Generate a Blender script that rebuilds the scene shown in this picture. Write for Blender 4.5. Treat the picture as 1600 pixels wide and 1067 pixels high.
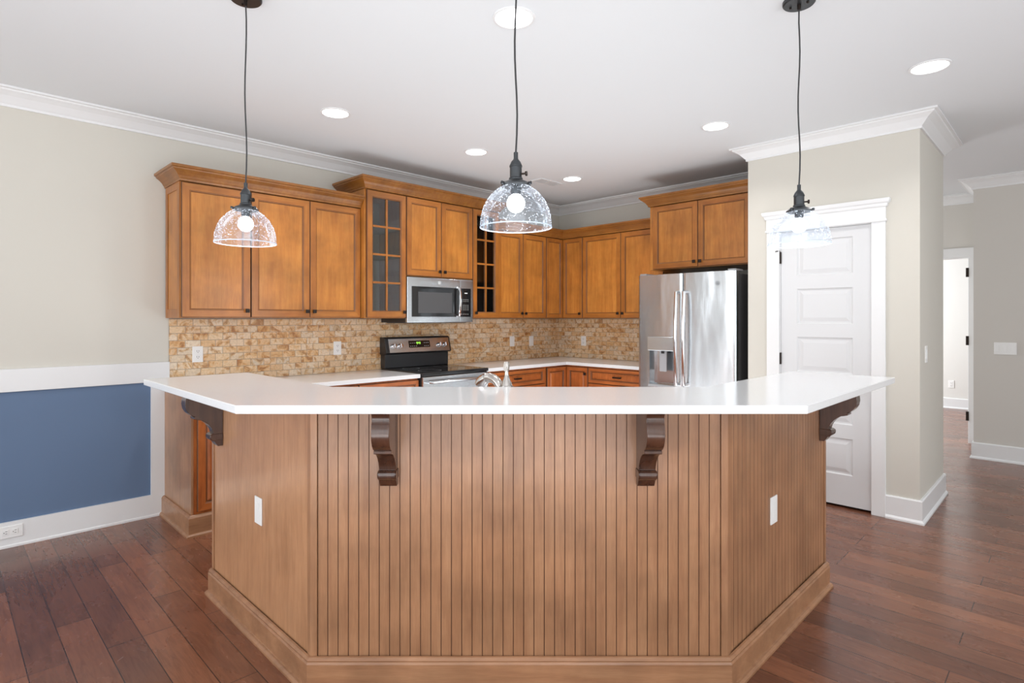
import bpy, math, random
from mathutils import Vector, Matrix
random.seed(7)
PI = math.pi
for o in list(bpy.data.objects):
    bpy.data.objects.remove(o)
SC = bpy.context.scene
COL = SC.collection

# ---------------------------------------------------------------- camera
# world axes: y runs along the cabinet wall, x along the refrigerator wall; the camera looks at the corner
CAMH = 1.37
cd = bpy.data.cameras.new('camera'); cam = bpy.data.objects.new('camera', cd); COL.objects.link(cam)
cd.sensor_width = 36; cd.sensor_fit = 'HORIZONTAL'
cd.lens = 36 * 893 / 1600
cd.shift_x = (800 - 790) / 1600
cd.shift_y = -(533.5 - 498) / 1600
cd.clip_start = 0.05
cam.location = (0, 0, CAMH); cam.rotation_euler = (PI / 2, 0, PI / 4)
SC.camera = cam

# ---------------------------------------------------------------- world, exposure, big lights
SC.view_settings.view_transform = 'Standard'; SC.view_settings.look = 'None'
SC.view_settings.exposure = 0.2; SC.view_settings.gamma = 1; SC.view_settings.use_curve_mapping = False
W = bpy.data.worlds.new('sky'); SC.world = W; W.use_nodes = True
bg = W.node_tree.nodes['Background']; bg.inputs[0].default_value = (0.86, 0.93, 1.0, 1); bg.inputs[1].default_value = 2.2

def area_light(name, loc, rot, sx, sy, power, color=(1, 1, 1)):
    l = bpy.data.lights.new(name, 'AREA'); l.shape = 'RECTANGLE'; l.size = sx; l.size_y = sy
    l.energy = power; l.color = color
    o = bpy.data.objects.new(name, l); COL.objects.link(o); o.location = loc; o.rotation_euler = rot
    return o
REAR_Y = -3.6; RIGHT_X = 2.8; CEIL = 2.74
DAY = (0.93, 0.965, 1.0)
# daylight entering by the rear windows and the side windows
for i, x in enumerate((-3.45, -1.15, 1.15)):
    area_light('daylight_rear', (x, REAR_Y + 0.06, 1.35), (PI / 2 + 0.12, 0, 0), 1.5, 1.9, (54, 20, 16)[i], DAY)
for i, y in enumerate((-1.6, 1.2, 4.0)):
    area_light('daylight_side', (RIGHT_X - 0.06, y, 1.35), (PI / 2 + 0.12, 0, PI / 2), 1.5, 1.9, 30, DAY)
# upward fill lights added to even out the ceiling brightness
area_light('ceiling_fill', (.5, -.9, .3), (PI, 0, PI / 4), 3.0, 3.0, 118, (.97, .985, 1))
area_light('ceiling_fill', (-2.6, 3.3, .25), (PI, 0, 0), 1.8, 2.4, 30, (.93, .975, 1))
# daylight in the room beyond the hall plus a fill light added to brighten the hall
area_light('daylight_bedroom', (-3.6, 9.6, 1.5), (PI / 2, 0, -PI / 2), 1.6, 1.6, 115, DAY)
area_light('hall_fill', (-4.2, 6.8, 1.5), (PI / 2, 0, -PI / 2), 1.2, 1.8, 60, DAY)

# ---------------------------------------------------------------- materials
def mat(name, col=(0.8, 0.8, 0.8), rough=0.5, metal=0.0, spec=0.5, coat=0.0):
    m = bpy.data.materials.new(name); m.use_nodes = True
    b = m.node_tree.nodes['Principled BSDF']
    b.inputs['Base Color'].default_value = (*col, 1); b.inputs['Roughness'].default_value = rough
    b.inputs['Metallic'].default_value = metal; b.inputs['Specular IOR Level'].default_value = spec
    b.inputs['Coat Weight'].default_value = coat; b.inputs['Coat Roughness'].default_value = 0.12
    return m
def N(m, typ, **kw):
    n = m.node_tree.nodes.new(typ)
    for k, v in kw.items(): setattr(n, k, v)
    return n
def LK(m, a, b): m.node_tree.links.new(a, b)
def BS(m): return m.node_tree.nodes['Principled BSDF']
def ramp(m, stops):
    r = N(m, 'ShaderNodeValToRGB'); e = r.color_ramp.elements
    while len(e) < len(stops): e.new(0.5)
    for i, (p, c) in enumerate(stops): e[i].position = p; e[i].color = (*c, 1)
    return r
def coords(m, scale, rand=True):
    tc = N(m, 'ShaderNodeTexCoord'); mp = N(m, 'ShaderNodeMapping'); mp.inputs['Scale'].default_value = scale
    if rand:
        oi = N(m, 'ShaderNodeObjectInfo'); ml = N(m, 'ShaderNodeMath', operation='MULTIPLY'); ml.inputs[1].default_value = 37.0
        LK(m, oi.outputs['Random'], ml.inputs[0])
        ad = N(m, 'ShaderNodeVectorMath', operation='ADD'); LK(m, tc.outputs['Object'], ad.inputs[0]); LK(m, ml.outputs[0], ad.inputs[1])
        LK(m, ad.outputs[0], mp.inputs[0])
    else: LK(m, tc.outputs['Object'], mp.inputs[0])
    return mp
def noise(m, vec, scale, detail=4, rough=0.5, dist=0.0):
    n = N(m, 'ShaderNodeTexNoise'); n.inputs['Scale'].default_value = scale; n.inputs['Detail'].default_value = detail
    n.inputs['Roughness'].default_value = rough; n.inputs['Distortion'].default_value = dist
    LK(m, vec.outputs[0], n.inputs['Vector']); return n
def bump(m, h, strength, dist=0.01):
    b = N(m, 'ShaderNodeBump'); b.inputs['Strength'].default_value = strength; b.inputs['Distance'].default_value = dist
    LK(m, h, b.inputs['Height']); LK(m, b.outputs[0], BS(m).inputs['Normal']); return b
def mixc(m, fac, a, b, mode='MIX'):
    x = N(m, 'ShaderNodeMix', data_type='RGBA', blend_type=mode)
    if isinstance(fac, float): x.inputs[0].default_value = fac
    else: LK(m, fac, x.inputs[0])
    for i, v in ((6, a), (7, b)):
        if isinstance(v, tuple): x.inputs[i].default_value = (*v, 1)
        else: LK(m, v, x.inputs[i])
    return x.outputs[2]

def wood(name, light, mid, dark, axis='z', rough=0.34, grain=1.0, blotch=0.5, coat=0.15):
    m = mat(name, mid, rough, coat=coat)
    s = {'z': (9, 9, 0.7), 'x': (0.7, 9, 9), 'y': (9, 0.7, 9)}[axis]
    mp = coords(m, s); n1 = noise(m, mp, 3.2 * grain, 7, 0.6, 0.6)
    fine = coords(m, tuple(v * 6 for v in s)); n2 = noise(m, fine, 4.0, 3, 0.6)
    r = ramp(m, [(0.3, dark), (0.5, mid), (0.72, light)]); LK(m, n1.outputs[0], r.inputs[0])
    bl = coords(m, (1, 1, 1)); n3 = noise(m, bl, 5.0, 3, 0.55)
    r3 = ramp(m, [(0.32, (1 - blotch * .62,) * 3), (0.66, (1.0, 1.0, 1.0))]); LK(m, n3.outputs[0], r3.inputs[0])
    r2 = ramp(m, [(0.3, (0.9, 0.885, 0.87)), (0.7, (1.03, 1.03, 1.03))]); LK(m, n2.outputs[0], r2.inputs[0])
    c = mixc(m, 1.0, r.outputs[0], r2.outputs[0], 'MULTIPLY'); c = mixc(m, 1.0, c, r3.outputs[0], 'MULTIPLY')
    LK(m, c, BS(m).inputs['Base Color'])
    bump(m, n2.outputs[0], 0.12, 0.0015)
    return m

M = {}
UP = ((0.60, 0.250, 0.048), (0.52, 0.195, 0.034), (0.44, 0.150, 0.024))
M['up_v'] = wood('honey_maple_upright_grain', *UP, 'z')
M['up_h'] = wood('honey_maple_level_grain', *[(k[0] * .82, k[1] * .76, k[2] * .72) for k in UP], 'x')
M['up_frame'] = wood('honey_maple_frame', *[(k[0] * .80, k[1] * .74, k[2] * .70) for k in UP], 'z')
M['up_crown'] = wood('honey_maple_crown', *[tuple(c * .62 for c in k) for k in UP], 'x')
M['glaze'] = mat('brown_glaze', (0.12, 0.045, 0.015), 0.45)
BA = ((0.60, 0.185, 0.045), (0.50, 0.14, 0.033), (0.36, 0.09, 0.022))
M['base_v'] = wood('russet_maple_upright', *BA, 'z'); M['base_h'] = wood('russet_maple_level', *BA, 'x')
IS = ((0.46, 0.243, 0.128), (0.405, 0.203, 0.103), (0.335, 0.158, 0.079))
M['isl'] = wood('stained_maple_island', *IS, 'z', 0.33, blotch=.45)
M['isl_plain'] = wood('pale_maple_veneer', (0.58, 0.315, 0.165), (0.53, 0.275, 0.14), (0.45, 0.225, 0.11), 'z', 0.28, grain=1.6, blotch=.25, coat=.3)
M['isl_h'] = wood('stained_maple_moulding', *IS, 'x', 0.33, blotch=.45)
M['corbel'] = wood('dark_walnut_stain', (0.10, 0.040, 0.021), (0.072, 0.028, 0.015), (0.042, 0.017, 0.010), 'z', 0.27, coat=.4)
M['groove'] = mat('dark_groove_glaze', (0.13, 0.055, 0.028), 0.5)
M['wall'] = mat('greige_paint', (0.63, 0.605, 0.545), 0.72, spec=.3)
M['hallwall'] = mat('grey_paint', (0.63, 0.605, 0.565), 0.72, spec=.3)
M['bedwall'] = mat('pale_room_paint', (0.74, 0.73, 0.70), 0.72, spec=.3)
M['ceil'] = mat('ceiling_paint', (0.74, 0.762, 0.78), 0.85, spec=.2)
M['trim'] = mat('white_trim_paint', (0.77, 0.775, 0.78), 0.38)
M['door'] = mat('white_door_paint', (0.67, 0.675, 0.685), 0.38)
M['blue'] = mat('slate_blue_paint', (0.125, 0.187, 0.30), 0.6, spec=.3)
M['plate'] = mat('white_plastic', (0.85, 0.85, 0.84), 0.3)
M['slot'] = mat('black_slot', (0.02, 0.02, 0.02), 0.5)
M['bronze'] = mat('oil_rubbed_bronze', (0.035, 0.026, 0.022), 0.38, 0.8)
M['pewter'] = mat('dark_pewter', (0.07, 0.075, 0.08), 0.38, 0.85)
M['cord'] = mat('black_cord', (0.03, 0.03, 0.032), 0.6)
M['blackgl'] = mat('black_ceramic_glass', (0.012, 0.012, 0.013), 0.06)
M['black'] = mat('black_enamel', (0.018, 0.018, 0.02), 0.28)
M['dgrey'] = mat('dark_grey_case', (0.075, 0.075, 0.078), 0.42)
M['lgrey'] = mat('grey_plastic', (0.32, 0.32, 0.33), 0.35)
M['chrome'] = mat('polished_chrome', (0.75, 0.75, 0.76), 0.09, 1)
M['brushed_nickel'] = mat('brushed_nickel', (0.50, 0.47, 0.44), 0.22, 1)
M['ink'] = mat('dark_print', (0.03, 0.03, 0.035), 0.5)
M['whiteink'] = mat('white_print', (0.8, 0.8, 0.8), 0.5)
M['inside'] = mat('cabinet_interior', (0.30, 0.25, 0.19), 0.5)

for k in ('wall', 'hallwall', 'bedwall', 'ceil', 'trim', 'door', 'blue', 'plate'):
    m = M[k]; n = noise(m, coords(m, (1, 1, 1), False), 260 if k in ('wall', 'ceil', 'hallwall', 'bedwall', 'blue') else 60, 2)
    bump(m, n.outputs[0], 0.05, 0.001)

def steel(name, col=0.62, rough=0.2, wav=0.35, brush='z'):
    m = mat(name, (col * .96, col, col * 1.03), rough, 1.0)
    mp = coords(m, (3, 3, 0.9) if brush == 'z' else (0.8, 3, 3)); n = noise(m, mp, 1.6, 2, 0.4)
    f = coords(m, (1, 1, 160) if brush == 'x' else (160, 160, 1)); n2 = noise(m, f, 4, 2)
    mx = N(m, 'ShaderNodeMath', operation='MULTIPLY_ADD'); mx.inputs[1].default_value = 0.012
    LK(m, n2.outputs[0], mx.inputs[0]); LK(m, n.outputs[0], mx.inputs[2])
    bump(m, mx.outputs[0], wav, 0.03)
    return m
M['steel'] = steel('brushed_stainless', 0.66, 0.26, 0.5)
for k_ in ('steel',):
    m = M[k_]; BS(m).inputs['Anisotropic'].default_value = 0.85; BS(m).inputs['Anisotropic Rotation'].default_value = 0.25; tn = N(m, 'ShaderNodeTangent', direction_type='RADIAL', axis='Z'); LK(m, tn.outputs[0], BS(m).inputs['Tangent'])
M['steel2'] = steel('stainless_trim', 0.62, 0.22, 0.15, 'x')

# white speckled quartz
m = M['quartz'] = mat('white_quartz', (0.8, 0.8, 0.8), 0.12)
n = noise(m, coords(m, (1, 1, 1), False), 320, 3, 0.7)
r = ramp(m, [(0.3, (0.62, 0.62, 0.62)), (0.42, (0.755, 0.76, 0.765)), (0.8, (0.78, 0.785, 0.795))]); LK(m, n.outputs[0], r.inputs[0]); LK(m, r.outputs[0], BS(m).inputs['Base Color'])

# hand scraped plank floor : boards run along x
m = M['floor'] = mat('hand_scraped_planks', (0.15, 0.05, 0.03), 0.25, coat=0.1)
mp = coords(m, (1, 1, 1), False)
br = N(m, 'ShaderNodeTexBrick'); br.offset = 0.37; br.offset_frequency = 3; br.squash = 1.0
LK(m, mp.outputs[0], br.inputs['Vector'])
for k, v in (('Scale', 1.0), ('Brick Width', 0.95), ('Row Height', 0.127), ('Mortar Size', 0.0021), ('Mortar Smooth', 0.3), ('Bias', 0.0)): br.inputs[k].default_value = v
br.inputs['Color1'].default_value = (0, 0, 0, 1); br.inputs['Color2'].default_value = (1, 1, 1, 1); br.inputs['Mortar'].default_value = (0.5, 0.5, 0.5, 1)
pr = ramp(m, [(0.0, (0.14, 0.054, 0.031)), (0.3, (0.225, 0.088, 0.048)), (0.6, (0.17, 0.066, 0.038)), (1.0, (0.275, 0.11, 0.058))])
LK(m, br.outputs['Color'], pr.inputs[0])
g1 = noise(m, coords(m, (1.4, 16, 1), False), 4.0, 7, 0.65, 0.7)
gr = ramp(m, [(0.3, (0.70, 0.67, 0.65)), (0.55, (1.0, 1.0, 1.0)), (0.8, (1.15, 1.13, 1.1))]); LK(m, g1.outputs[0], gr.inputs[0])
c = mixc(m, 1.0, pr.outputs[0], gr.outputs[0], 'MULTIPLY')
g2 = noise(m, coords(m, (1, 2.2, 1), False), 3.0, 4, 0.6, .5)
g2r = ramp(m, [(0.35, (0.84, 0.84, 0.85)), (0.65, (1.08, 1.06, 1.04))]); LK(m, g2.outputs[0], g2r.inputs[0])
c = mixc(m, 1.0, c, g2r.outputs[0], 'MULTIPLY')
c = mixc(m, br.outputs['Fac'], c, (0.03, 0.012, 0.008))
LK(m, c, BS(m).inputs['Base Color'])
sb = noise(m, coords(m, (1.2, 14, 1), False), 2.2, 1, 0.4, 0.1)
sub = N(m, 'ShaderNodeMath', operation='SUBTRACT'); LK(m, sb.outputs[0], sub.inputs[0]); LK(m, br.outputs['Fac'], sub.inputs[1])
bump(m, sub.outputs[0], 0.13, 0.003)
rr = N(m, 'ShaderNodeMapRange'); rr.inputs['To Min'].default_value = 0.2; rr.inputs['To Max'].default_value = 0.34
LK(m, g2.outputs[0], rr.inputs['Value']); LK(m, rr.outputs[0], BS(m).inputs['Roughness'])

# tumbled travertine brick tile (object x, z)
m = M['tile'] = mat('travertine_tile', (0.6, 0.45, 0.3), 0.42)
tc = N(m, 'ShaderNodeTexCoord'); sx = N(m, 'ShaderNodeSeparateXYZ'); cx = N(m, 'ShaderNodeCombineXYZ')
LK(m, tc.outputs['Object'], sx.inputs[0]); LK(m, sx.outputs[0], cx.inputs[0]); LK(m, sx.outputs[2], cx.inputs[1])
br = N(m, 'ShaderNodeTexBrick'); br.offset = 0.5; LK(m, cx.outputs[0], br.inputs['Vector'])
for k, v in (('Scale', 1.0), ('Brick Width', 0.102), ('Row Height', 0.0515), ('Mortar Size', 0.0018), ('Mortar Smooth', 0.1), ('Bias', 0.0)): br.inputs[k].default_value = v
br.inputs['Color1'].default_value = (0, 0, 0, 1); br.inputs['Color2'].default_value = (1, 1, 1, 1)
tr = ramp(m, [(0.0, (0.66, 0.56, 0.44)), (0.25, (0.78, 0.59, 0.38)), (0.5, (0.72, 0.48, 0.26)), (0.75, (0.80, 0.68, 0.53)), (1.0, (0.66, 0.40, 0.18))])
LK(m, br.outputs['Color'], tr.inputs[0])
bo = N(m, 'ShaderNodeVectorMath', operation='MULTIPLY_ADD'); LK(m, br.outputs['Color'], bo.inputs[0]); bo.inputs[1].default_value = (9, 7, 5); LK(m, cx.outputs[0], bo.inputs[2])
n = noise(m, bo, 11, 4, 0.6, 1.2)
vr = ramp(m, [(0.48, (1, 1, 1)), (0.56, (0.86, 0.68, 0.45)), (0.64, (0.52, 0.30, 0.13))]); LK(m, n.outputs[0], vr.inputs[0])
c = mixc(m, 0.85, tr.outputs[0], vr.outputs[0], 'MULTIPLY')
n = noise(m, cx, 60, 4, 0.7); n2r = ramp(m, [(0.3, (0.82, 0.8, 0.77)), (0.6, (1.06, 1.06, 1.06))]); LK(m, n.outputs[0], n2r.inputs[0])
c = mixc(m, 1.0, c, n2r.outputs[0], 'MULTIPLY')
c = mixc(m, br.outputs['Fac'], c, (0.36, 0.27, 0.20)); LK(m, c, BS(m).inputs['Base Color'])
iv = N(m, 'ShaderNodeMath', operation='SUBTRACT'); iv.inputs[0].default_value = 1.0; LK(m, br.outputs['Fac'], iv.inputs[1]); bump(m, iv.outputs[0], 0.4, 0.002)

def clear_glass(name, tint, fres, haze=0.0, refl=1.0):
    m = bpy.data.materials.new(name); m.use_nodes = True; nt = m.node_tree; nt.nodes.clear()
    out = N(m, 'ShaderNodeOutputMaterial'); tr = N(m, 'ShaderNodeBsdfTransparent'); tr.inputs[0].default_value = (*tint, 1)
    gl = N(m, 'ShaderNodeBsdfGlossy'); gl.inputs['Roughness'].default_value = 0.05; gl.inputs[0].default_value = (.95, .97, 1, 1)
    lw = N(m, 'ShaderNodeFresnel'); lw.inputs[0].default_value = fres
    fm = N(m, 'ShaderNodeMath', operation='MULTIPLY'); fm.inputs[1].default_value = refl; LK(m, lw.outputs[0], fm.inputs[0])
    mx = N(m, 'ShaderNodeMixShader'); LK(m, fm.outputs[0], mx.inputs[0]); LK(m, tr.outputs[0], mx.inputs[1]); LK(m, gl.outputs[0], mx.inputs[2])
    res = mx
    if haze:
        d = N(m, 'ShaderNodeBsdfDiffuse'); d.inputs[0].default_value = (.82, .9, 1, 1)
        m2 = N(m, 'ShaderNodeMixShader'); m2.inputs[0].default_value = haze; LK(m, mx.outputs[0], m2.inputs[1]); LK(m, d.outputs[0], m2.inputs[2]); res = m2
    LK(m, res.outputs[0], out.inputs[0]); return m
M['glass'] = clear_glass('clear_glass', (0.86, 0.88, 0.88), 1.5)
M['seeded'] = clear_glass('seeded_glass', (0.92, 0.945, 0.975), 1.3, 0.035, 0.3)
M['seed'] = mat('tiny_glass_bubbles', (.86, .92, 1.0), .2)
def emit(name, col, s):
    m = bpy.data.materials.new(name); m.use_nodes = True; b = BS(m)
    b.inputs['Base Color'].default_value = (*col, 1); b.inputs['Emission Color'].default_value = (*col, 1); b.inputs['Emission Strength'].default_value = s
    return m
M['bulb'] = emit('lit_bulb', (0.93, 0.97, 1.0), 5)
M['led'] = emit('lit_diffuser', (1, 1, 1), 6)
M['digits'] = emit('green_digits', (0.45, 0.95, 0.1), 1.6)

# ---------------------------------------------------------------- mesh helpers
class MB:
    def __init__(s): s.v = []; s.f = []; s.mi = []; s.sm = []
    def add(s, vs, fs, mi=0, smooth=False):
        b = len(s.v); s.v += [tuple(p) for p in vs]
        for f in fs: s.f.append([b + i for i in f]); s.mi.append(mi); s.sm.append(smooth)
    def box(s, x0, x1, y0, y1, z0, z1, mi=0):
        if x0 > x1: x0, x1 = x1, x0
        if y0 > y1: y0, y1 = y1, y0
        if z0 > z1: z0, z1 = z1, z0
        s.add([(x0, y0, z0), (x1, y0, z0), (x1, y1, z0), (x0, y1, z0), (x0, y0, z1), (x1, y0, z1), (x1, y1, z1), (x0, y1, z1)],
              [(0, 3, 2, 1), (4, 5, 6, 7), (0, 1, 5, 4), (1, 2, 6, 5), (2, 3, 7, 6), (3, 0, 4, 7)], mi)
        return s
    def prism(s, poly, z0, z1, mi=0):          # poly in plan, counter clockwise
        n = len(poly)
        s.add([(x, y, z0) for x, y in poly] + [(x, y, z1) for x, y in poly],
              [tuple(range(n))[::-1], tuple(range(n, 2 * n))] + [(i, (i + 1) % n, n + (i + 1) % n, n + i) for i in range(n)], mi)
        return s
    def extrude(s, prof, o, a, b, w, mi=0, smooth=False):   # prof (p,q) in axes a,b from origin o, thickness vector w
        o, a, b, w = map(Vector, (o, a, b, w)); n = len(prof)
        P = [o + a * p + b * q for p, q in prof]
        s.add([*P, *[p + w for p in P]], [tuple(range(n))[::-1], tuple(range(n, 2 * n))], mi)
        s.add([*P, *[p + w for p in P]], [(i, (i + 1) % n, n + (i + 1) % n, n + i) for i in range(n)], mi, smooth)
        return s
    def lathe(s, prof, c=(0, 0, 0), seg=32, axis='z', mi=0, smooth=True, closed=False):
        vs = []; fs = []; n = len(prof)
        for k in range(seg):
            t = 2 * PI * k / seg; ca, sa = math.cos(t), math.sin(t)
            for r, h in prof:
                p = {'z': (r * ca, r * sa, h), 'y': (r * ca, h, -r * sa), 'x': (h, r * ca, r * sa)}[axis]
                vs.append((c[0] + p[0], c[1] + p[1], c[2] + p[2]))
        m = n if closed else n - 1
        for k in range(seg):
            k2 = (k + 1) % seg
            for i in range(m):
                j = (i + 1) % n
                fs.append((k * n + i, k2 * n + i, k2 * n + j, k * n + j))
        s.add(vs, fs, mi, smooth); return s
    def cyl(s, r, h0, h1, c=(0, 0, 0), axis='z', seg=24, mi=0):
        return s.lathe([(0, h0), (r, h0), (r, h1), (0, h1)], c, seg, axis, mi, False)
    def tube(s, pts, r, seg=10, mi=0):
        pts = [Vector(p) for p in pts]; n = len(pts); vs = []; fs = []
        up = None
        for i, p in enumerate(pts):
            d = (pts[min(i + 1, n - 1)] - pts[max(i - 1, 0)]).normalized()
            if up is None: up = d.orthogonal().normalized()
            up = (up - d * up.dot(d)).normalized(); sd = d.cross(up)
            rr = r[i] if isinstance(r, (list, tuple)) else r
            for k in range(seg):
                t = 2 * PI * k / seg; vs.append(p + (up * math.cos(t) + sd * math.sin(t)) * rr)
        for i in range(n - 1):
            for k in range(seg): fs.append((i * seg + k, i * seg + (k + 1) % seg, (i + 1) * seg + (k + 1) % seg, (i + 1) * seg + k))
        fs.append(tuple(range(seg))[::-1]); fs.append(tuple(range((n - 1) * seg, n * seg)))
        s.add(vs, fs, mi, True); return s
    def sweep(s, path, prof, mi=0, closed=False):  # prof (outward to the right, z)
        n = len(path); m = len(prof); vs = []; fs = []
        for i in range(n):
            p = Vector(path[i])
            ds = []
            if closed or i > 0: ds.append((p - Vector(path[i - 1])).normalized())
            if closed or i < n - 1: ds.append((Vector(path[(i + 1) % n]) - p).normalized())
            nn = [Vector((d.y, -d.x)) for d in ds]
            b = sum(nn, Vector((0, 0))); b.normalize(); k = 1 / max(0.2, b.dot(nn[0]))
            for o, z in prof: vs.append((p.x + b.x * o * k, p.y + b.y * o * k, z))
        for i in range(n if closed else n - 1):
            i2 = (i + 1) % n
            for j in range(m): fs.append((i * m + j, i * m + (j + 1) % m, i2 * m + (j + 1) % m, i2 * m + j))
        if not closed: fs.append(tuple(range(m))[::-1]); fs.append(tuple(range((n - 1) * m, n * m)))
        s.add(vs, fs, mi); return s
    def build(s, name, mats, parent=None, bevel=0, seg=2, loc=None):
        me = bpy.data.meshes.new(name); me.from_pydata(s.v, [], s.f)
        if not isinstance(mats, (list, tuple)): mats = [mats]
        for k in mats: me.materials.append(M[k])
        me.polygons.foreach_set('material_index', s.mi); me.polygons.foreach_set('use_smooth', s.sm)
        me.update()
        import bmesh
        bm = bmesh.new(); bm.from_mesh(me); bmesh.ops.remove_doubles(bm, verts=bm.verts, dist=1e-6)
        bmesh.ops.recalc_face_normals(bm, faces=bm.faces); bm.to_mesh(me); bm.free()
        if any(s.sm): me.set_sharp_from_angle(angle=0.55)
        o = bpy.data.objects.new(name, me); COL.objects.link(o)
        if parent: o.parent = parent
        if loc: o.location = loc
        if bevel:
            b = o.modifiers.new('bevel', 'BEVEL'); b.width = bevel; b.segments = seg; b.limit_method = 'ANGLE'; b.angle_limit = 0.6
            b.harden_normals = False
        return o
def tag(o, label, cat, group=None):
    o['label'] = label; o['category'] = cat
    if group: o['group'] = group
    return o
def struct(o): o['kind'] = 'structure'; return o
def thing(name, label, cat, loc=(0, 0, 0), rz=0, group=None):
    o = bpy.data.objects.new(name, None); COL.objects.link(o); o.location = loc; o.rotation_euler = (0, 0, rz)
    o.empty_display_size = 0.1
    return tag(o, label, cat, group)
def copy_tree(o, parent=None):
    c = o.copy(); COL.objects.link(c)
    if parent: c.parent = parent
    for ch in list(o.children): copy_tree(ch, c)
    return c
XL = -4.54; YB = 5.473                       # cabinet wall, refrigerator wall
def LW(s, z=0): return ((XL, YB + s, z), PI / 2)   # a spot on the cabinet wall, s from the corner
def BW(s, z=0): return ((XL + s, YB, z), 0.0)      # a spot on the refrigerator wall

# ---------------------------------------------------------------- room shell
def wall(name, p0, p1, th, z0, z1, material, holes=()):
    # p0->p1 is the room face, thickness to the left of the direction
    p0 = Vector(p0); p1 = Vector(p1); L = (p1 - p0).length; d = (p1 - p0).normalized(); nrm = Vector((-d.y, d.x))
    mb = MB()
    def blk(a, b, za, zb):
        if b - a < 1e-4 or zb - za < 1e-4: return
        q = [p0 + d * a, p0 + d * b, p0 + d * b + nrm * th, p0 + d * a + nrm * th]
        mb.prism([(v.x, v.y) for v in q], za, zb)
    a = 0
    for (h0, h1, zz0, zz1) in sorted(holes):
        blk(a, h0, z0, z1); blk(h0, h1, z0, zz0); blk(h0, h1, zz1, z1); a = h1
    blk(a, L, z0, z1)
    return struct(mb.build(name, material))
T = 0.12
struct(MB().box(XL - .3, RIGHT_X + .3, REAR_Y - .3, 11.5, -0.1, 0).build('floor', 'floor'))
struct(MB().box(XL - .3, RIGHT_X + .3, REAR_Y - .3, 11.5, CEIL, CEIL + .1).build('ceiling', 'ceil'))
wall('wall_left', (XL, REAR_Y), (XL, YB + T), T, 0, CEIL, 'wall')
PX0, PX1, PY = -1.881, -0.742, 4.653         # pantry closet
wall('wall_back', (XL, YB), (PX0, YB), T, 0, CEIL, 'wall')
DX0, DX1 = XL + 2.906, XL + 3.522            # pantry door opening
wall('wall_pantry_left', (PX0, YB + T), (PX0, PY + .1), .1, 0, CEIL, 'wall')
wall('wall_pantry_front', (PX0, PY), (PX1, PY), .1, 0, CEIL, 'wall', [(DX0 - PX0, DX1 - PX0, -0.0, 2.05)])
wall('wall_pantry_right', (PX1, PY + .1), (PX1, YB + T), .1, 0, CEIL, 'wall')
wall('wall_pantry_back', (PX1 - .1, YB + T), (PX0 + .1, YB + T), .1, 0, CEIL, 'wall')
HY = 7.234; HX = -0.721; DY = 8.06
wall('wall_hall_right', (HX, HY), (RIGHT_X, HY), .12, 0, CEIL, 'hallwall')
wall('wall_hall_return', (HX, DY + .12), (HX, HY + .12), .12, 0, CEIL, 'hallwall')
HD0, HD1 = -1.66, -0.845                     # hall doorway
wall('wall_hall_end', (XL - .1, DY), (HX, DY), .12, 0, CEIL, 'hallwall', [(HD0 + 4.64, HD1 + 4.64, -0.0, 2.05)])
wall('wall_hall_left', (XL, YB + T), (XL, DY), .1, 0, CEIL, 'hallwall')
wall('wall_bedroom_far', (XL, 11.0), (RIGHT_X, 11.0), .12, 0, CEIL, 'bedwall')
wall('wall_bedroom_left', (XL, DY + .12), (XL, 11.0), .12, 0, CEIL, 'bedwall')
wall('wall_bedroom_right', (0.9, 11.0), (0.9, DY + .12), .12, 0, CEIL, 'bedwall')
WX = (-3.45, -1.15, 1.15); WY = (-1.6, 1.2, 4.0)
wall('wall_right', (RIGHT_X, HY), (RIGHT_X, REAR_Y), T, 0, CEIL, 'wall', [(HY - y - .75, HY - y + .75, .4, 2.3) for y in WY])
wall('wall_rear', (RIGHT_X, REAR_Y), (XL, REAR_Y), T, 0, CEIL, 'wall', [(RIGHT_X - x - .75, RIGHT_X - x + .75, .4, 2.3) for x in WX])
def window(i, c, rz):
    mb = MB(); w, z0, z1 = .75, .4, 2.3
    mb.box(-w, -w + .06, -.04, .04, z0, z1).box(w - .06, w, -.04, .04, z0, z1).box(-w + .06, w - .06, -.04, .04, z0, z0 + .06).box(-w + .06, w - .06, -.04, .04, z1 - .06, z1)
    mb.box(-w + .06, w - .06, -.03, .03, 1.33, 1.38).box(-.02, .02, -.02, .02, z0 + .06, 1.33).box(-.02, .02, -.02, .02, 1.38, z1 - .06)
    o = struct(mb.build('window_%d' % i, 'trim')); o.location = (*c, 0); o.rotation_euler = (0, 0, rz)
    MB().box(-w + .06, w - .06, -.003, .003, z0 + .06, z1 - .06).build('pane', 'glass', o)
for i, x in enumerate(WX): window(i + 1, (x, REAR_Y - .06), 0)
for i, y in enumerate(WY): window(i + 4, (RIGHT_X + .06, y), PI / 2)

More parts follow.
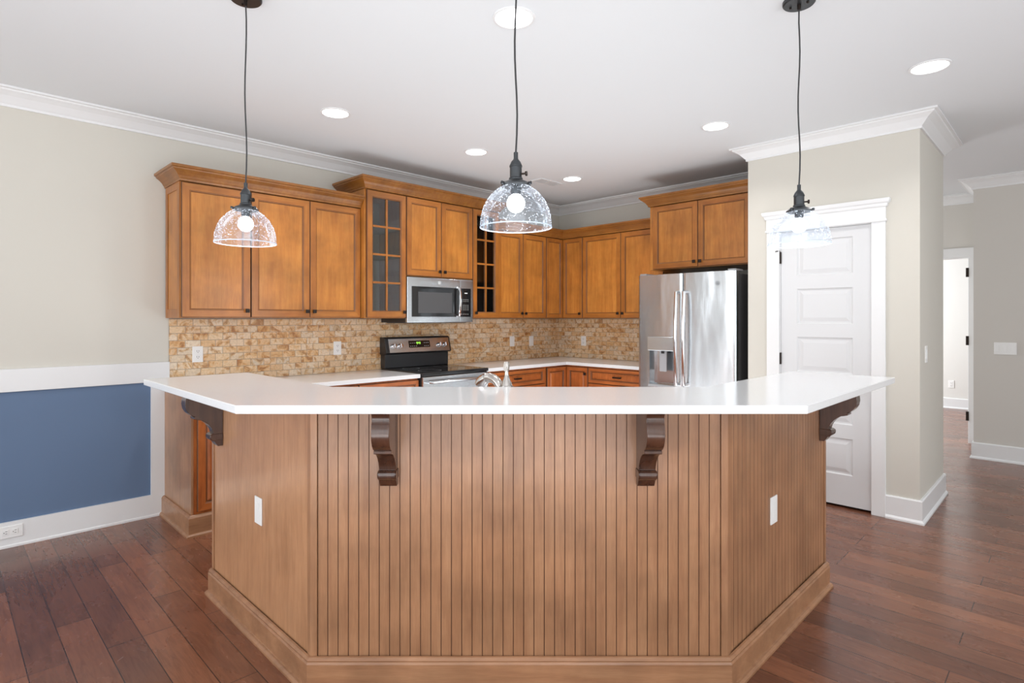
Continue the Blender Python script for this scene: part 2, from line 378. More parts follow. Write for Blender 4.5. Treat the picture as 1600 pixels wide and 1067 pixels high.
CR = [(0, -.100), (.012, -.100), (.014, -.086), (.022, -.078), (.036, -.062), (.052, -.044), (.074, -.030), (.090, -.022), (.094, -.014), (.110, -.012), (.110, 0), (0, 0)]
cprof = [(o, CEIL + z) for o, z in CR]
path = [(XL, REAR_Y), (XL, YB), (PX0, YB), (PX0, PY), (PX1, PY), (PX1, YB + T), (XL, YB + T)]
struct(MB().sweep(path, cprof).build('trim_1', 'trim'))['label'] = 'white crown moulding around the kitchen and pantry'
path = [(XL, DY), (HX, DY), (HX, HY), (RIGHT_X, HY), (RIGHT_X, REAR_Y), (XL, REAR_Y)]
struct(MB().sweep(path, cprof).build('trim_2', 'trim'))['label'] = 'white crown moulding in the hall'
bprof = [(0, 0), (.028, 0), (.028, .012), (.020, .022), (.016, .026), (.016, .150), (.010, .158), (0, .158)]
struct(MB().sweep([(XL, REAR_Y), (XL, YB - 4.325)], [(0, 0), (.024, 0), (.024, .012), (.018, .018), (.018, .152), (0, .152)]).build('baseboard_left', 'trim'))
struct(MB().sweep([(DX1 + .084, PY), (PX1, PY), (PX1, YB + T), (XL, YB + T)], bprof).build('baseboard_pantry', 'trim'))
struct(MB().sweep([(PX0, PY), (DX0 - .096, PY)], bprof).build('baseboard_pantry_left', 'trim'))
struct(MB().sweep([(HX, DY), (HX, HY), (RIGHT_X, HY), (RIGHT_X, REAR_Y), (XL, REAR_Y)], bprof).build('baseboard_hall', 'trim'))
struct(MB().sweep([(XL, 11.0), (.9, 11.0)], bprof).build('baseboard_bedroom', 'trim'))
# wainscot on the left wall: blue field in white boards
yend = YB - 4.30; y0w = YB - 4.413; y1w = YB - 4.325
struct(MB().box(XL, XL + .004, REAR_Y, y0w, .152, .935).build('trim_3', 'blue'))['label'] = 'slate blue painted wainscot panel'
struct(MB().box(XL, XL + .020, REAR_Y, y1w + .026, .931, 1.068).build('trim_4', 'trim', bevel=.002))
mb = MB().box(XL, XL + .018, y0w, y1w, .152, .931)
for k in range(1, 4): mb.box(XL, XL + .018, y0w - 1.45 * k - .085, y0w - 1.45 * k, .152, .931)
struct(mb.build('trim_5', 'trim'))

# backsplash
o = MB().box(0, 4.30 - .0, -.0105, -.001, 0, .465).build('backsplash_tile', 'tile'); o.location, o.rotation_euler = (XL, YB - 4.30, .905), (0, 0, PI / 2)
tag(o, 'mottled travertine brick tile backsplash along the long cabinet wall', 'backsplash')
o = MB().box(.0111, 1.66, -.0105, -.001, 0, .465).build('backsplash_tile', 'tile'); o.location = (XL, YB, .905)
tag(o, 'pale travertine brick tile backsplash between the corner and the refrigerator', 'backsplash')

# doors
def panel_rings(mb, x0, x1, z0, z1, rings, mi=0, sgn=-1):   # rings of (inset, y)
    pr = None
    for k, (i, y) in enumerate(rings):
        cur = [(x0 + i, y, z0 + i), (x1 - i, y, z0 + i), (x1 - i, y, z1 - i), (x0 + i, y, z1 - i)]
        if pr: mb.add(pr + cur, [(0, 1, 5, 4), (1, 2, 6, 5), (2, 3, 7, 6), (3, 0, 4, 7)], mi)
        pr = cur
    mb.add(pr, [(0, 1, 2, 3)], mi)
def panel_door(name, w, h, zs, st, loc, rz, th=.035):
    mb = MB(); zz = [0]
    for a, b in zs: zz += [a, b]
    zz.append(h)
    f = -th / 2
    for i in range(0, len(zz), 2): mb.add([(0, f, zz[i]), (w, f, zz[i]), (w, f, zz[i + 1]), (0, f, zz[i + 1])], [(0, 1, 2, 3)])
    for a, b in zs:
        mb.add([(0, f, a), (st, f, a), (st, f, b), (0, f, b)], [(0, 1, 2, 3)]); mb.add([(w - st, f, a), (w, f, a), (w, f, b), (w - st, f, b)], [(0, 1, 2, 3)])
        panel_rings(mb, st, w - st, a, b, [(0, f), (.008, f + .009), (.018, f + .010), (.045, f + .003), (.047, f + .003)])
    mb.add([(0, f, 0), (w, f, 0), (w, f, h), (0, f, h), (0, -f, 0), (w, -f, 0), (w, -f, h), (0, -f, h)], [(4, 7, 6, 5), (0, 4, 5, 1), (1, 5, 6, 2), (2, 6, 7, 3), (3, 7, 4, 0)])
    o = mb.build(name, 'door'); o.location = loc; o.rotation_euler = (0, 0, rz); return struct(o)
zs5 = [(.22 + k * .365, .22 + k * .365 + .265) for k in range(5)]
d = panel_door('door_1', .606, 2.02, zs5, .115, (DX0 + .005, PY + .025, .018), 0)
d['label'] = 'white five panel pantry door'
for z in (.22, 1.0, 1.78): MB().box(-.010, .004, -.030, -.0175, z, z + .09).cyl(.0065, z, z + .09, (-.004, -.030, 0), seg=12).build('hinge', 'bronze', d)
MB().tube([(-.004, -.03, 1.872), (-.004, -.036, 1.878), (-.022, -.05, 1.876), (-.030, -.055, 1.872)], .0035).build('hinge_stop', 'bronze', d)
mb = MB().lathe([(0, 0), (.03, 0), (.03, .006), (.011, .012), (.011, .035), (.026, .042), (.031, .056), (.024, .07), (0, .072)], (.545, -.0175, .875), 24, 'y')
mb.v = [(x, -.0175 - (y + .0175), z) for x, y, z in mb.v]; mb.build('door_knob', 'bronze', d)
def casing(name, x0, x1, y, top, ll, rr, facing=-1, label=None, cap=True):
    mb = MB(); t = .02
    mb.box(x0 - ll, x0, y - t, y, 0, top).box(x1, x1 + rr, y - t, y, 0, top)
    mb.box(x0 - .001, x0 + .0045, y - .005, y + .1, 0, top).box(x1 - .0045, x1 + .001, y - .005, y + .1, 0, top).box(x0, x1, y - .005, y + .1, top - .008, top + .002)
    mb.box(x0 - ll - .002, x1 + rr + .002, y - t - .004, y, top, top + .105)
    if cap:
        mb.box(x0 - ll - .008, x1 + rr + .008, y - t - .012, y, top - .004, top + .012)
        pr = [(0, .095), (.008, .098), (.012, .108), (.014, .118), (.024, .126), (.028, .140), (.028, .152), (0, .152)]
        mb.sweep([(x0 - ll - .002, y), (x0 - ll - .002, y - t - .004), (x1 + rr + .002, y - t - .004), (x1 + rr + .002, y)], [(o, top + z) for o, z in pr])
        mb.box(x0 - ll, x1 + rr, y - t - .004, y, top + .1, top + .152)
    o = struct(mb.build(name, 'trim', bevel=.0015)); 
    if label: o['label'] = label
    return o
casing('trim_6', DX0, DX1, PY, 2.048, .094, .084, label='white casing and moulded header around the pantry door')
o = casing('trim_7', HD0, HD1, DY, 2.048, .08, .08, cap=False, label='white casing around the hall doorway')
for z in (.25, 1.08, 1.83): MB().box(HD1 - .022, HD1 + .004, DY - .026, DY - .0051, z, z + .1).build('hinge', 'bronze', o)
struct(MB().box(DX0, DX1, PY + .09, PY + .099, 0, .012).build('trim_8', 'slot'))['label'] = 'dark threshold under the pantry door'

# ---------------------------------------------------------------- cabinets
def shaker(mb, x0, x1, z0, z1, yb, th=.020, fr=.058, glass=False, raised=False):
    """framed door: mitred frame (0 stiles, 1 rails), glaze line 2, panel 0; front faces -y"""
    f = yb - th
    rings = [(0, yb), (0, f + .003), (.003, f), (fr - .010, f), (fr - .007, f + .003), (fr - .004, f + .0035), (fr, f + .0095)]
    ms = [None, 2, 2, 'fr', 2, 'fr', 2]
    pr = None
    for k, (i, y) in enumerate(rings):
        cur = [(x0 + i, y, z0 + i), (x1 - i, y, z0 + i), (x1 - i, y, z1 - i), (x0 + i, y, z1 - i)]
        if pr:
            q = pr + cur
            for j, fc in enumerate([(0, 1, 5, 4), (1, 2, 6, 5), (2, 3, 7, 6), (3, 0, 4, 7)]):
                mm = ms[k]
                if mm == 'fr': mm = 1 if j in (0, 2) else 0
                mb.add(q, [fc], mm)
        pr = cur
    y = f + .0095
    if glass:
        bk = [(a, yb, b) for a, _, b in pr]
        mb.add(pr + bk, [(0, 1, 5, 4), (1, 2, 6, 5), (2, 3, 7, 6), (3, 0, 4, 7)], 0)
        xa, xb, za, zb = x0 + fr, x1 - fr, z0 + fr, z1 - fr
        xm = (xa + xb) / 2
        mb.box(xm - .008, xm + .008, f + .004, yb - .002, za, zb, 0)
        for k in (1, 2, 3):
            zc = za + (zb - za) * k / 4
            mb.box(xa, xb, f + .0045, yb - .0025, zc - .008, zc + .008, 1)
        # back of the frame
        mb.box(x0 + .002, xa, yb - .001, yb, z0 + .002, z1 - .002, 0); mb.box(xb, x1 - .002, yb - .001, yb, z0 + .002, z1 - .002, 0)
    else:
        if raised:
            i = fr
            for (a, ya, b, yb_, mm) in ((fr, y, fr + .004, y, 2), (fr + .004, y, fr + .018, f + .002, 3)):
                A = [(x0 + a, ya, z0 + a), (x1 - a, ya, z0 + a), (x1 - a, ya, z1 - a), (x0 + a, ya, z1 - a)]
                B = [(x0 + b, yb_, z0 + b), (x1 - b, yb_, z0 + b), (x1 - b, yb_, z1 - b), (x0 + b, yb_, z1 - b)]
                mb.add(A + B, [(0, 1, 5, 4), (1, 2, 6, 5), (2, 3, 7, 6), (3, 0, 4, 7)], mm)
            mb.add(B, [(0, 1, 2, 3)], 3)
        else: mb.add(pr, [(0, 1, 2, 3)], 3)
UPM = ['up_frame', 'up_h', 'glaze', 'up_v']; BAM = ['base_v', 'base_h', 'glaze', 'base_v']
def knob(parent, x, y, z):
    MB().cyl(.006, -.016, 0, (x, y, z), 'y', 12).box(x - .014, x + .014, y - .026, y - .015, z - .014, z + .014).build('knob', 'bronze', parent, bevel=.003)
def pull(parent, x, y, z, w=.09):
    MB().box(x - w / 2, x - w / 2 + .012, y - .02, y, z - .005, z + .005).box(x + w / 2 - .012, x + w / 2, y - .02, y, z - .005, z + .005).box(x - w / 2 - .004, x + w / 2 + .004, y - .028, y - .018, z - .008, z + .008).build('pull', 'bronze', parent, bevel=.003)

def upper(label, place, w, dep, z0, z1, doors, glass=False, group=None, name='wall_cabinet', ml=.006, mr=.006, panel_side=False):
    """doors: list of (x0,x1,knobside)"""
    (loc, rz) = place
    t = thing(name, label, 'cabinet', (loc[0], loc[1], z0), rz, group); h = z1 - z0; e = .0006
    if glass:
        b = MB(); b.box(e, .018, -dep, -.012, 0, h).box(w - .018, w - e, -dep, -.012, 0, h).box(.018, w - .018, -dep, -.012, 0, .018).box(.018, w - .018, -dep, -.012, h - .018, h)
        b.build('carcass', 'up_v', t, bevel=.001)
        MB().box(.018, w - .018, -.020, -.012, .018, h - .018).build('back_panel', 'inside', t)
        b = MB()
        for k in (1, 2, 3):
            zc = .06 + (h - .12) * k / 4
            MB().box(.0185, w - .0185, -dep + .04, -.0205, zc - .006, zc + .006).build('shelf', 'inside', t)
    else:
        MB().box(e, w - e, -dep, -.012, 0, h).build('carcass', 'up_v', t, bevel=.001)
    if panel_side:   # raised frame on the finished end
        pb = MB(); pb.box(-.004, .0004, -dep + .001, -dep + .05, 0, h).box(-.004, .0004, -.062, -.012, 0, h).box(-.004, .0004, -dep + .05, -.062, 0, .06).box(-.004, .0004, -dep + .05, -.062, h - .05, h)
        pb.build('end_frame', 'up_frame', t, bevel=.002)
    for (a, b, k) in doors:
        mb = MB(); shaker(mb, a, b, .006, h - .006, -dep - .0005, glass=glass, fr=.058 if b - a > .3 else .048)
        d = mb.build('door', UPM, t)
        if glass: MB().box(a + .046, b - .046, -dep - .0075, -dep - .0045, .052, h - .052).build('glass_pane', 'glass', d)
        if k: knob(d, (a + .028) if k == 'l' else (b - .028), -dep - .0205, .052)
    return t
UZ = 1.375; UT = 2.285; TT = 2.44
G = 'honey maple wall cabinets'
upper('leftmost single door honey maple wall cabinet, above the tile near the blue wainscot', LW(-4.32), .455, .33, UZ, UT, [(.006, .452, 'r')], panel_side=True)
upper('wide double door honey maple wall cabinet just left of the taller glass door cabinet', LW(-3.865), .889, .33, UZ, UT, [(.003, .444, 'r'), (.447, .886, 'l')])
upper('tall narrow glass door cabinet with muntins left of the microwave', LW(-2.976), .406, .40, UZ, TT, [(.016, .402, 'r')], glass=True)
upper('short double door honey maple wall cabinet directly above the microwave', LW(-2.57), .770, .40, 1.745, TT, [(.003, .384, 'r'), (.387, .767, 'l')])
upper('tall narrow glass door cabinet with muntins right of the microwave, behind the middle pendant', LW(-1.80), .36, .40, UZ, TT, [(.003, .352, 'l')], glass=True)
upper('double door honey maple wall cabinet between the right glass cabinet and the corner', LW(-1.44), .80, .33, UZ, UT, [(.045, .42, 'r'), (.423, .797, 'l')])
# corner cabinet, L-shaped, in room coordinates
t = thing('corner_wall_cabinet', 'honey maple corner wall cabinet with two narrow doors meeting at the inside corner', 'cabinet', (XL, YB, UZ), 0)
P = [(.012, -.012), (.012, -.639), (.33, -.639), (.33, -.33), (.629, -.33), (.629, -.012)]
MB().prism(P, 0, UT - UZ).build('carcass', 'up_v', t)
mb = MB(); shaker(mb, .353, .627, .006, UT - UZ - .006, -.3305, fr=.048); d = mb.build('door', UPM, t); knob(d, .60, -.351, .052)
mb = MB(); shaker(mb, -.636, -.353, .006, UT - UZ - .006, -.3305, fr=.048)
mb.v = [(-y, x, z) for x, y, z in mb.v]; mb.build('door', UPM, t)
upper('double door honey maple wall cabinet between the corner and the refrigerator', BW(.63), 1.003, .33, UZ, UT, [(.003, .503, 'r'), (.506, 1.0, 'l')])
upper('short double door honey maple cabinet above the refrigerator', BW(1.634), 1.015, .60, 1.835, TT, [(.04, .493, 'r'), (.496, .965, 'l')])
# stained crown on top of the cabinets
CP = [(0, 0), (.006, 0), (.008, .012), (.014, .018), (.020, .030), (.034, .046), (.050, .058), (.058, .064), (.060, .072), (.070, .076), (.070, .092), (0, .092)]
def ccrown(path, z, label, fill):
    t = MB().sweep([tuple(p) for p in path], [(o, z + h) for o, h in CP])
    for f in fill: t.box(*f, z, z + .09)
    o = t.build('cabinet_crown_moulding', 'up_crown'); return tag(o, label, 'moulding')
g = .352
ccrown([(XL + .001, YB - 4.322), (XL + g, YB - 4.322), (XL + g, YB - 2.979)], UT + .0006, 'stained crown moulding on top of the three doors left of the glass cabinet', [(XL + .001, XL + g, YB - 4.32, YB - 2.979)])
g2 = .422
ccrown([(XL + .001, YB - 2.977), (XL + g2, YB - 2.977), (XL + g2, YB - 1.439), (XL + .001, YB - 1.439)], TT + .0006, 'stained crown moulding capping the raised glass and microwave cabinets', [(XL + .001, XL + g2, YB - 2.977, YB - 1.439)])
ccrown([(XL + g, YB - 1.437), (XL + g, YB - g), (XL + 1.632, YB - g)], UT + .0006, 'stained crown moulding turning the inside corner of the low wall cabinets', [(XL + .001, XL + g, YB - 1.437, YB - .001), (XL + g, XL + 1.632, YB - g, YB - .001)])
ccrown([(XL + 1.634, YB - .001), (XL + 1.634, YB - .622), (PX0 - .0005, YB - .622)], TT + .0006, 'stained crown moulding on the cabinet above the refrigerator', [(XL + 1.634, PX0 - .001, YB - .622, YB - .001)])

# base cabinets
BH = .872
def base(label, place, w, fronts, dep=.60, kick=True):
    (loc, rz) = place; t = thing('base_cabinet', label, 'cabinet', loc, rz)
    MB().box(.0006, w - .0006, -dep, -.002, .10, BH).build('carcass', 'base_v', t, bevel=.001)
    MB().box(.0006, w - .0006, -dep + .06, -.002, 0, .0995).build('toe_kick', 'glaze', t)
    for (kind, a, b, z0, z1, hw) in fronts:
        mb = MB(); shaker(mb, a, b, z0, z1, -dep - .0005, fr=.04 if kind == 'drawer' else .055, raised=True)
        d = mb.build(kind, BAM, t)
        if kind == 'drawer': pull(d, (a + b) / 2, -dep - .0195, (z0 + z1) / 2)
        else: knob(d, (a + .028) if hw == 'l' else (b - .028), -dep - .0205, z1 - .06)
    return t
t = base('end base cabinet on the left wall with a smooth side panel beside the blue wainscot', LW(-4.318), .60, [('door', .02, .597, .15, .855, 'r')])
MB().box(-.012, .0004, -.603, -.002, .0, BH).build('end_panel', 'isl', t)
pp = [(-.012, -.002), (-.012, -.603), (.55, -.603)]
sk = [(0, 0), (.034, 0), (.034, .012), (.026, .02), (.020, .022), (.020, .118), (.014, .128), (.008, .134), (0, .134)]
# the base moulding wraps the end and the front (outside lies to the left of this path, so it is walked backwards)
mb = MB().sweep(pp[::-1], [(-o, z) for o, z in sk][::-1]) if False else MB().sweep(pp, sk); mb.build('base_moulding', 'isl_h', t)
t_end = t
base('base cabinet with a top drawer under the counter between the end cabinet and the range', LW(-3.716), .56, [('drawer', .003, .557, .70, .855, ''), ('door', .003, .557, .12, .695, 'r')])
base('base cabinet with a top drawer immediately left of the range', LW(-3.154), .57, [('drawer', .003, .567, .70, .855, ''), ('door', .003, .567, .12, .695, 'l')])
base('drawer base cabinet immediately right of the range', LW(-1.818), .88, [('drawer', .003, .84, .70, .855, ''), ('drawer', .003, .84, .41, .695, ''), ('drawer', .003, .84, .12, .405, '')])
t = thing('corner_base_cabinet', 'russet corner base cabinet with two narrow folding doors', 'cabinet', (XL, YB, 0), 0)
MB().prism([(.002, -.002), (.002, -.937), (.60, -.937), (.60, -.60), (.907, -.60), (.907, -.002)], .10, BH).build('carcass', 'base_v', t)
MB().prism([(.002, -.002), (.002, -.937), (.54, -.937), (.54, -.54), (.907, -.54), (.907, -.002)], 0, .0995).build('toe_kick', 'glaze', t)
mb = MB(); shaker(mb, .623, .905, .12, .855, -.6005, fr=.05, raised=True); d = mb.build('door', BAM, t); knob(d, .88, -.621, .79)
mb = MB(); shaker(mb, -.935, -.623, .12, .855, -.6005, fr=.05, raised=True); mb.v = [(-y, x, z) for x, y, z in mb.v]; mb.build('door', BAM, t)
base('drawer base cabinet between the corner and the refrigerator', BW(.908), .74, [('drawer', .003, .737, .70, .855, ''), ('drawer', .003, .737, .41, .695, ''), ('drawer', .003, .737, .12, .405, '')])

# kitchen counters
CT0, CT1 = .8725, .905
def worktop(poly, label):
    cxm = sum(p[0] for p in poly) / len(poly); cym = sum(p[1] for p in poly) / len(poly)
    o = MB().prism([(x - cxm, y - cym) for x, y in poly], CT0, CT1).build('worktop', 'quartz', bevel=.002); o.location = (cxm, cym, 0); return tag(o, label, 'countertop')
worktop([(XL + .0105, YB - 4.335), (XL + .64, YB - 4.335), (XL + .64, YB - 2.584), (XL + .0105, YB - 2.584)], 'white quartz counter on the wall cabinets left of the range')
worktop([(XL + .0105, YB - 1.818), (XL + .64, YB - 1.818), (XL + .64, YB - .64), (XL + 1.65, YB - .64), (XL + 1.65, YB - .0105), (XL + .0105, YB - .0105)], 'L-shaped white quartz counter from the range around the corner to the refrigerator')

# ---------------------------------------------------------------- range
loc, rz = LW(-2.58)
R = thing('electric_range', 'stainless and black freestanding electric range under the microwave', 'stove', loc, rz)
w = .758
MB().box(.002, w, -.64, -.03, .04, .885).build('body', 'black', R, bevel=.003)
for x in (.04, w - .07):
    for y in (-.6, -.1): MB().cyl(.018, 0, .04, (x + .015, y, 0)).build('foot', 'black', R)
MB().box(.002, w, -.665, -.03, .8855, .915).build('cooktop', 'blackgl', R, bevel=.005, seg=3)
for (x, y, r) in ((.2, -.5, .1), (.56, -.5, .115), (.2, -.22, .075), (.56, -.22, .08)):
    MB().lathe([(r, .9152), (r + .003, .9155), (r + .003, .9156), (r - .0005, .9156)], (x, y, 0), 40).build('burner_ring', 'lgrey', R)
MB().box(.01, w - .01, -.085, -.012, .9155, 1.045).build('backguard', 'black', R, bevel=.004)
prof = [(-.012, 1.04), (-.105, 1.045), (-.125, 1.055), (-.090, 1.19), (-.075, 1.20), (-.012, 1.20)]
MB().extrude(prof, (.0, 0, 0), (0, 1, 0), (0, 0, 1), (w, 0, 0)).build('control_housing', 'black', R, bevel=.004)
sl = Vector((0, .035, .135)).normalized(); nr = Vector((0, -.135, .035)).normalized()
def onface(x, k, off=0): p = Vector((x, -.125, 1.055)) + sl * k + nr * off; return p
mb = MB()
def slab(mb, x0, x1, k0, k1, off, th, mi=0):
    P = [onface(x0, k0, off), onface(x1, k0, off), onface(x1, k1, off), onface(x0, k1, off)]; Q = [p + nr * th for p in P]
    mb.add(P + Q, [(3, 2, 1, 0), (4, 5, 6, 7), (0, 1, 5, 4), (1, 2, 6, 5), (2, 3, 7, 6), (3, 0, 4, 7)], mi)
slab(mb, .035, w - .02, .004, .132, 0.0002, .003); cpn = mb.build('control_panel', 'steel2', R)
mb = MB(); slab(mb, .255, .50, .045, .110, .0034, .002); dp = mb.build('display', 'blackgl', R, bevel=.001)
for x in [.268 + k * .022 for k in range(4)] + [.430 + k * .022 for k in range(3)]:
    for j in (0, 1): mb = MB(); slab(mb, x, x + .009, .056 + j * .030, .0595 + j * .030, .0056, .0004); mb.build('button', 'whiteink', dp)
segs = {'9': 'abcdfg', '4': 'bcfg', ':': '', '3': 'abcdg'}
def digit(mb, ch, x, k, s=.009):
    L = {'a': (0, 2 * s, s, 0), 'g': (0, s, s, 0), 'd': (0, 0, s, 0), 'f': (0, s, 0, s), 'b': (s, s, 0, s), 'e': (0, 0, 0, s), 'c': (s, 0, 0, s)}
    for c in segs[ch]:
        a, b, dx, dk = L[c]; slab(mb, x + a - .001, x + a + dx + .001, k + b - .001, k + b + dk + .001, .0056, .0004)
mb = MB(); 
for i, ch in enumerate('943'): digit(mb, ch, .345 + i * .016, .078)
mb.build('clock_digits', 'digits', dp)
for x in (.085, .155, .615, .68):
    c = onface(x, .065, .0034); mb = MB()
    ax = nr
    for (r0, h0, h1, n_) in ((.024, 0, .007, 28), (.019, .007, .028, 28)):
        u = Vector((1, 0, 0)); v = ax.cross(u)
        ring = [[c + (u * math.cos(2 * PI * k / n_) + v * math.sin(2 * PI * k / n_)) * r0 + ax * h for k in range(n_)] for h in (h0, h1)]
        mb.add(ring[0] + ring[1], [(k, (k + 1) % n_, n_ + (k + 1) % n_, n_ + k) for k in range(n_)], 0, True)
        mb.add(ring[0], [tuple(range(n_))]); mb.add(ring[1], [tuple(range(n_))])
    u = Vector((1, 0, 0)); P = [c + u * a + sl * b + ax * .028 for a, b in ((-.004, -.017), (.004, -.017), (.004, .017), (-.004, .017))]
    mb.add(P + [p + ax * .008 for p in P], [(3, 2, 1, 0), (4, 5, 6, 7), (0, 1, 5, 4), (1, 2, 6, 5), (2, 3, 7, 6), (3, 0, 4, 7)])
    mb.build('knob', 'chrome', R)
    mb = MB()
    for q in range(9):
        an = PI * (-.15 + 1.3 * q / 8); slab(mb, x + .033 * math.cos(an) - .0015, x + .033 * math.cos(an) + .0015, .065 + .033 * math.sin(an) - .0015, .065 + .033 * math.sin(an) + .0015, .0033, .0004)
    mb.build('dial_print', 'ink', R)
D = MB().box(.006, w - .004, -.665, -.6405, .21, .878).build('oven_door', 'steel2', R, bevel=.004)
MB().box(.09, w - .09, -.6665, -.6652, .36, .70).build('oven_window', 'blackgl', D)
MB().tube([(.05, -.666, .835), (.05, -.70, .835), (.07, -.712, .835), (w - .07, -.712, .835), (w - .05, -.70, .835), (w - .05, -.666, .835)], .013).build('door_handle', 'steel2', D)
MB().box(.006, w - .004, -.66, -.6405, .045, .205).build('storage_drawer', 'steel2', R, bevel=.004)

# ---------------------------------------------------------------- emblem helper (ring with two looped strokes)
def emblem(parent, x, y, z, r, mats):
    mb = MB().lathe([(r, -.001), (r, .0), (r * .86, .0), (r * .86, -.001)], (x, y, z), 32, 'y', closed=True)
    def stroke(pts): mb.tube([(x + a * r, y - .0004, z + b * r) for a, b in pts], r * .075, 6)
    stroke([(-.05, .42), (-.22, .52), (-.42, .35), (-.48, .05), (-.36, -.2), (-.15, -.15), (-.02, .1), (-.04, -.25), (-.2, -.52), (-.45, -.45), (-.4, -.25), (-.1, -.1), (.1, .0)])
    stroke([(.42, .36), (.28, .5), (.12, .38), (.14, .18), (.34, .1), (.14, .02), (.05, -.22), (.16, -.45), (.36, -.42), (.5, -.2)])
    return mb.build('emblem', mats, parent)

# ---------------------------------------------------------------- microwave
loc, rz = LW(-2.566)
K = thing('microwave', 'stainless over-the-range microwave with a dark window', 'microwave', (loc[0], loc[1], 1.336), rz)
w, h = .762, .403
MB().box(.002, w, -.395, -.012, 0, h).build('body', 'black', K, bevel=.002)
MB().box(.03, w - .03, -.36, -.06, -.006, -.0005).build('vent_grille', 'dgrey', K)
D = MB()
D.box(0, .600, -.425, -.3955, .002, h - .002); D = D.build('door', 'steel2', K, bevel=.003)
MB().box(.047, .598, -.4275, -.4252, .052, h - .082).build('door_window', 'blackgl', D, bevel=.001)
MB().box(.115, .50, -.4285, -.4277, .085, h - .13).build('window_screen', 'dgrey', D)
MB().tube([(.565, -.4275, .060), (.567, -.455, .066), (.567, -.466, .10), (.567, -.470, .19), (.567, -.466, h - .12), (.567, -.455, h - .088), (.565, -.4275, h - .082)], .0145).build('handle', 'chrome', D)
emblem(D, .355, -.4262, h - .040, .016, 'whiteink')
C_ = MB().box(.6015, w, -.425, -.3955, .002, h - .002).build('control_column', 'steel2', K, bevel=.003)
MB().box(.603, w - .028, -.4275, -.4252, .052, h - .082).build('control_panel', 'blackgl', C_, bevel=.001)
mb = MB()
for j, zz in enumerate((.075, .115, .130, .145, .160, .197, .212)):
    for k in range(4): MB().box(.618 + k * .025, (.618 + k * .025 + .006), -.4281, -.4276, zz, zz + .005).build('key', 'whiteink', C_)
MB().box(.655, .69, -.4281, -.4276, .272, .281).build('clock_readout', 'whiteink', C_)

# ---------------------------------------------------------------- refrigerator
loc, rz = BW(1.668)
F = thing('refrigerator', 'stainless french door refrigerator with a water dispenser', 'refrigerator', loc, rz)
w = .912; FD = .80
MB().box(.004, w - .004, -FD, -.02, .02, 1.745).build('case', 'dgrey', F, bevel=.004)
for x in (.08, w - .08):
    for y in (-.74, -.1): MB().cyl(.02, 0, .02, (x, y, 0)).build('foot', 'black', F)
def bow(x): return .022 * (1 - ((x - w / 2) / (w / 2)) ** 2)
def bowed(x0, x1, z0, z1, hole=None, yb=-FD - .006, th=.062):
    mb = MB(); n = 16; xs = [x0 + (x1 - x0) * k / n for k in range(n + 1)]
    if hole: xs = sorted(set([round(x, 5) for x in xs if not (abs(x - hole[0]) < .01 or abs(x - hole[1]) < .01)] + [hole[0], hole[1]]))
    fy = lambda x: yb - th - bow(x) + .012 * (max(0, 1 - (x - x0) / .014) ** 2 + max(0, 1 - (x1 - x) / .014) ** 2)
    xs = sorted(set(xs + [x0 + .007, x0 + .014, x1 - .007, x1 - .014]))
    zs = [z0, z1] if not hole else [z0, hole[2], hole[3], z1]
    V = []; n = len(xs)
    for z in zs: V += [(x, fy(x), z) for x in xs]
    fs = []
    for j in range(len(zs) - 1):
        for i in range(n - 1):
            if hole and j == 1 and xs[i] >= hole[0] - 1e-6 and xs[i + 1] <= hole[1] + 1e-6: continue
            fs.append((j * n + i, j * n + i + 1, (j + 1) * n + i + 1, (j + 1) * n + i))
    mb.add(V, fs, 0, True)
    for z in (z0, z1):
        P = [(x, fy(x), z) for x in xs] + [(x1, yb, z), (x0, yb, z)]; mb.add(P, [tuple(range(len(P)))])
    mb.add([(x0, fy(x0), z0), (x0, yb, z0), (x0, yb, z1), (x0, fy(x0), z1)], [(0, 1, 2, 3)])
    mb.add([(x1, fy(x1), z0), (x1, yb, z0), (x1, yb, z1), (x1, fy(x1), z1)], [(0, 1, 2, 3)])
    mb.add([(x0, yb, z0), (x1, yb, z0), (x1, yb, z1), (x0, yb, z1)], [(0, 1, 2, 3)])
    return mb, fy
hx0, hx1, hz0, hz1 = .125, .375, .775, 1.205
mb, fy = bowed(.002, w / 2 - .003, .73, 1.765, (hx0, hx1, hz0, hz1)); LD = mb.build('left_door', 'steel', F)
yh = -FD - .006 - .062
mb = MB(); yc = -FD - .012
P0 = [(hx0, fy(hx0), hz0), (hx1, fy(hx1), hz0), (hx1, fy(hx1), hz1), (hx0, fy(hx0), hz1)]; P1 = [(x + (.012 if x < .2 else -.012), yc, z + (.012 if z < 1 else -.115)) for x, y, z in P0]
mb.add(P0 + P1, [(0, 1, 5, 4), (1, 2, 6, 5), (2, 3, 7, 6), (3, 0, 4, 7), (4, 5, 6, 7)]); mb.build('dispenser_recess', 'steel2', LD)
MB().box(hx0 - .006, hx1 + .006, fy(hx1) - .012, fy(hx0) + .03, 1.085, hz1 + .004).build('dispenser_panel', 'steel2', LD, bevel=.004)
MB().box(hx0 + .10, hx0 + .17, fy(hx1) + .012, fy(hx1) + .02, .90, 1.08).build('dispenser_paddle', 'lgrey', LD, bevel=.004)
MB().box(hx0 + .12, hx0 + .15, fy(hx1) + .008, fy(hx1) + .032, 1.06, 1.0845).build('spout', 'black', LD)
MB().box(hx0 - .004, hx1 + .004, fy(hx1) - .006, fy(hx0) + .03, hz0 - .012, hz0 + .006).build('drip_tray', 'lgrey', LD, bevel=.003)
mb, fy2 = bowed(w / 2 + .003, w - .002, .73, 1.765); RD = mb.build('right_door', 'steel', F)
emblem(RD, .765, fy2(.765) - .0008, 1.665, .017, 'ink')
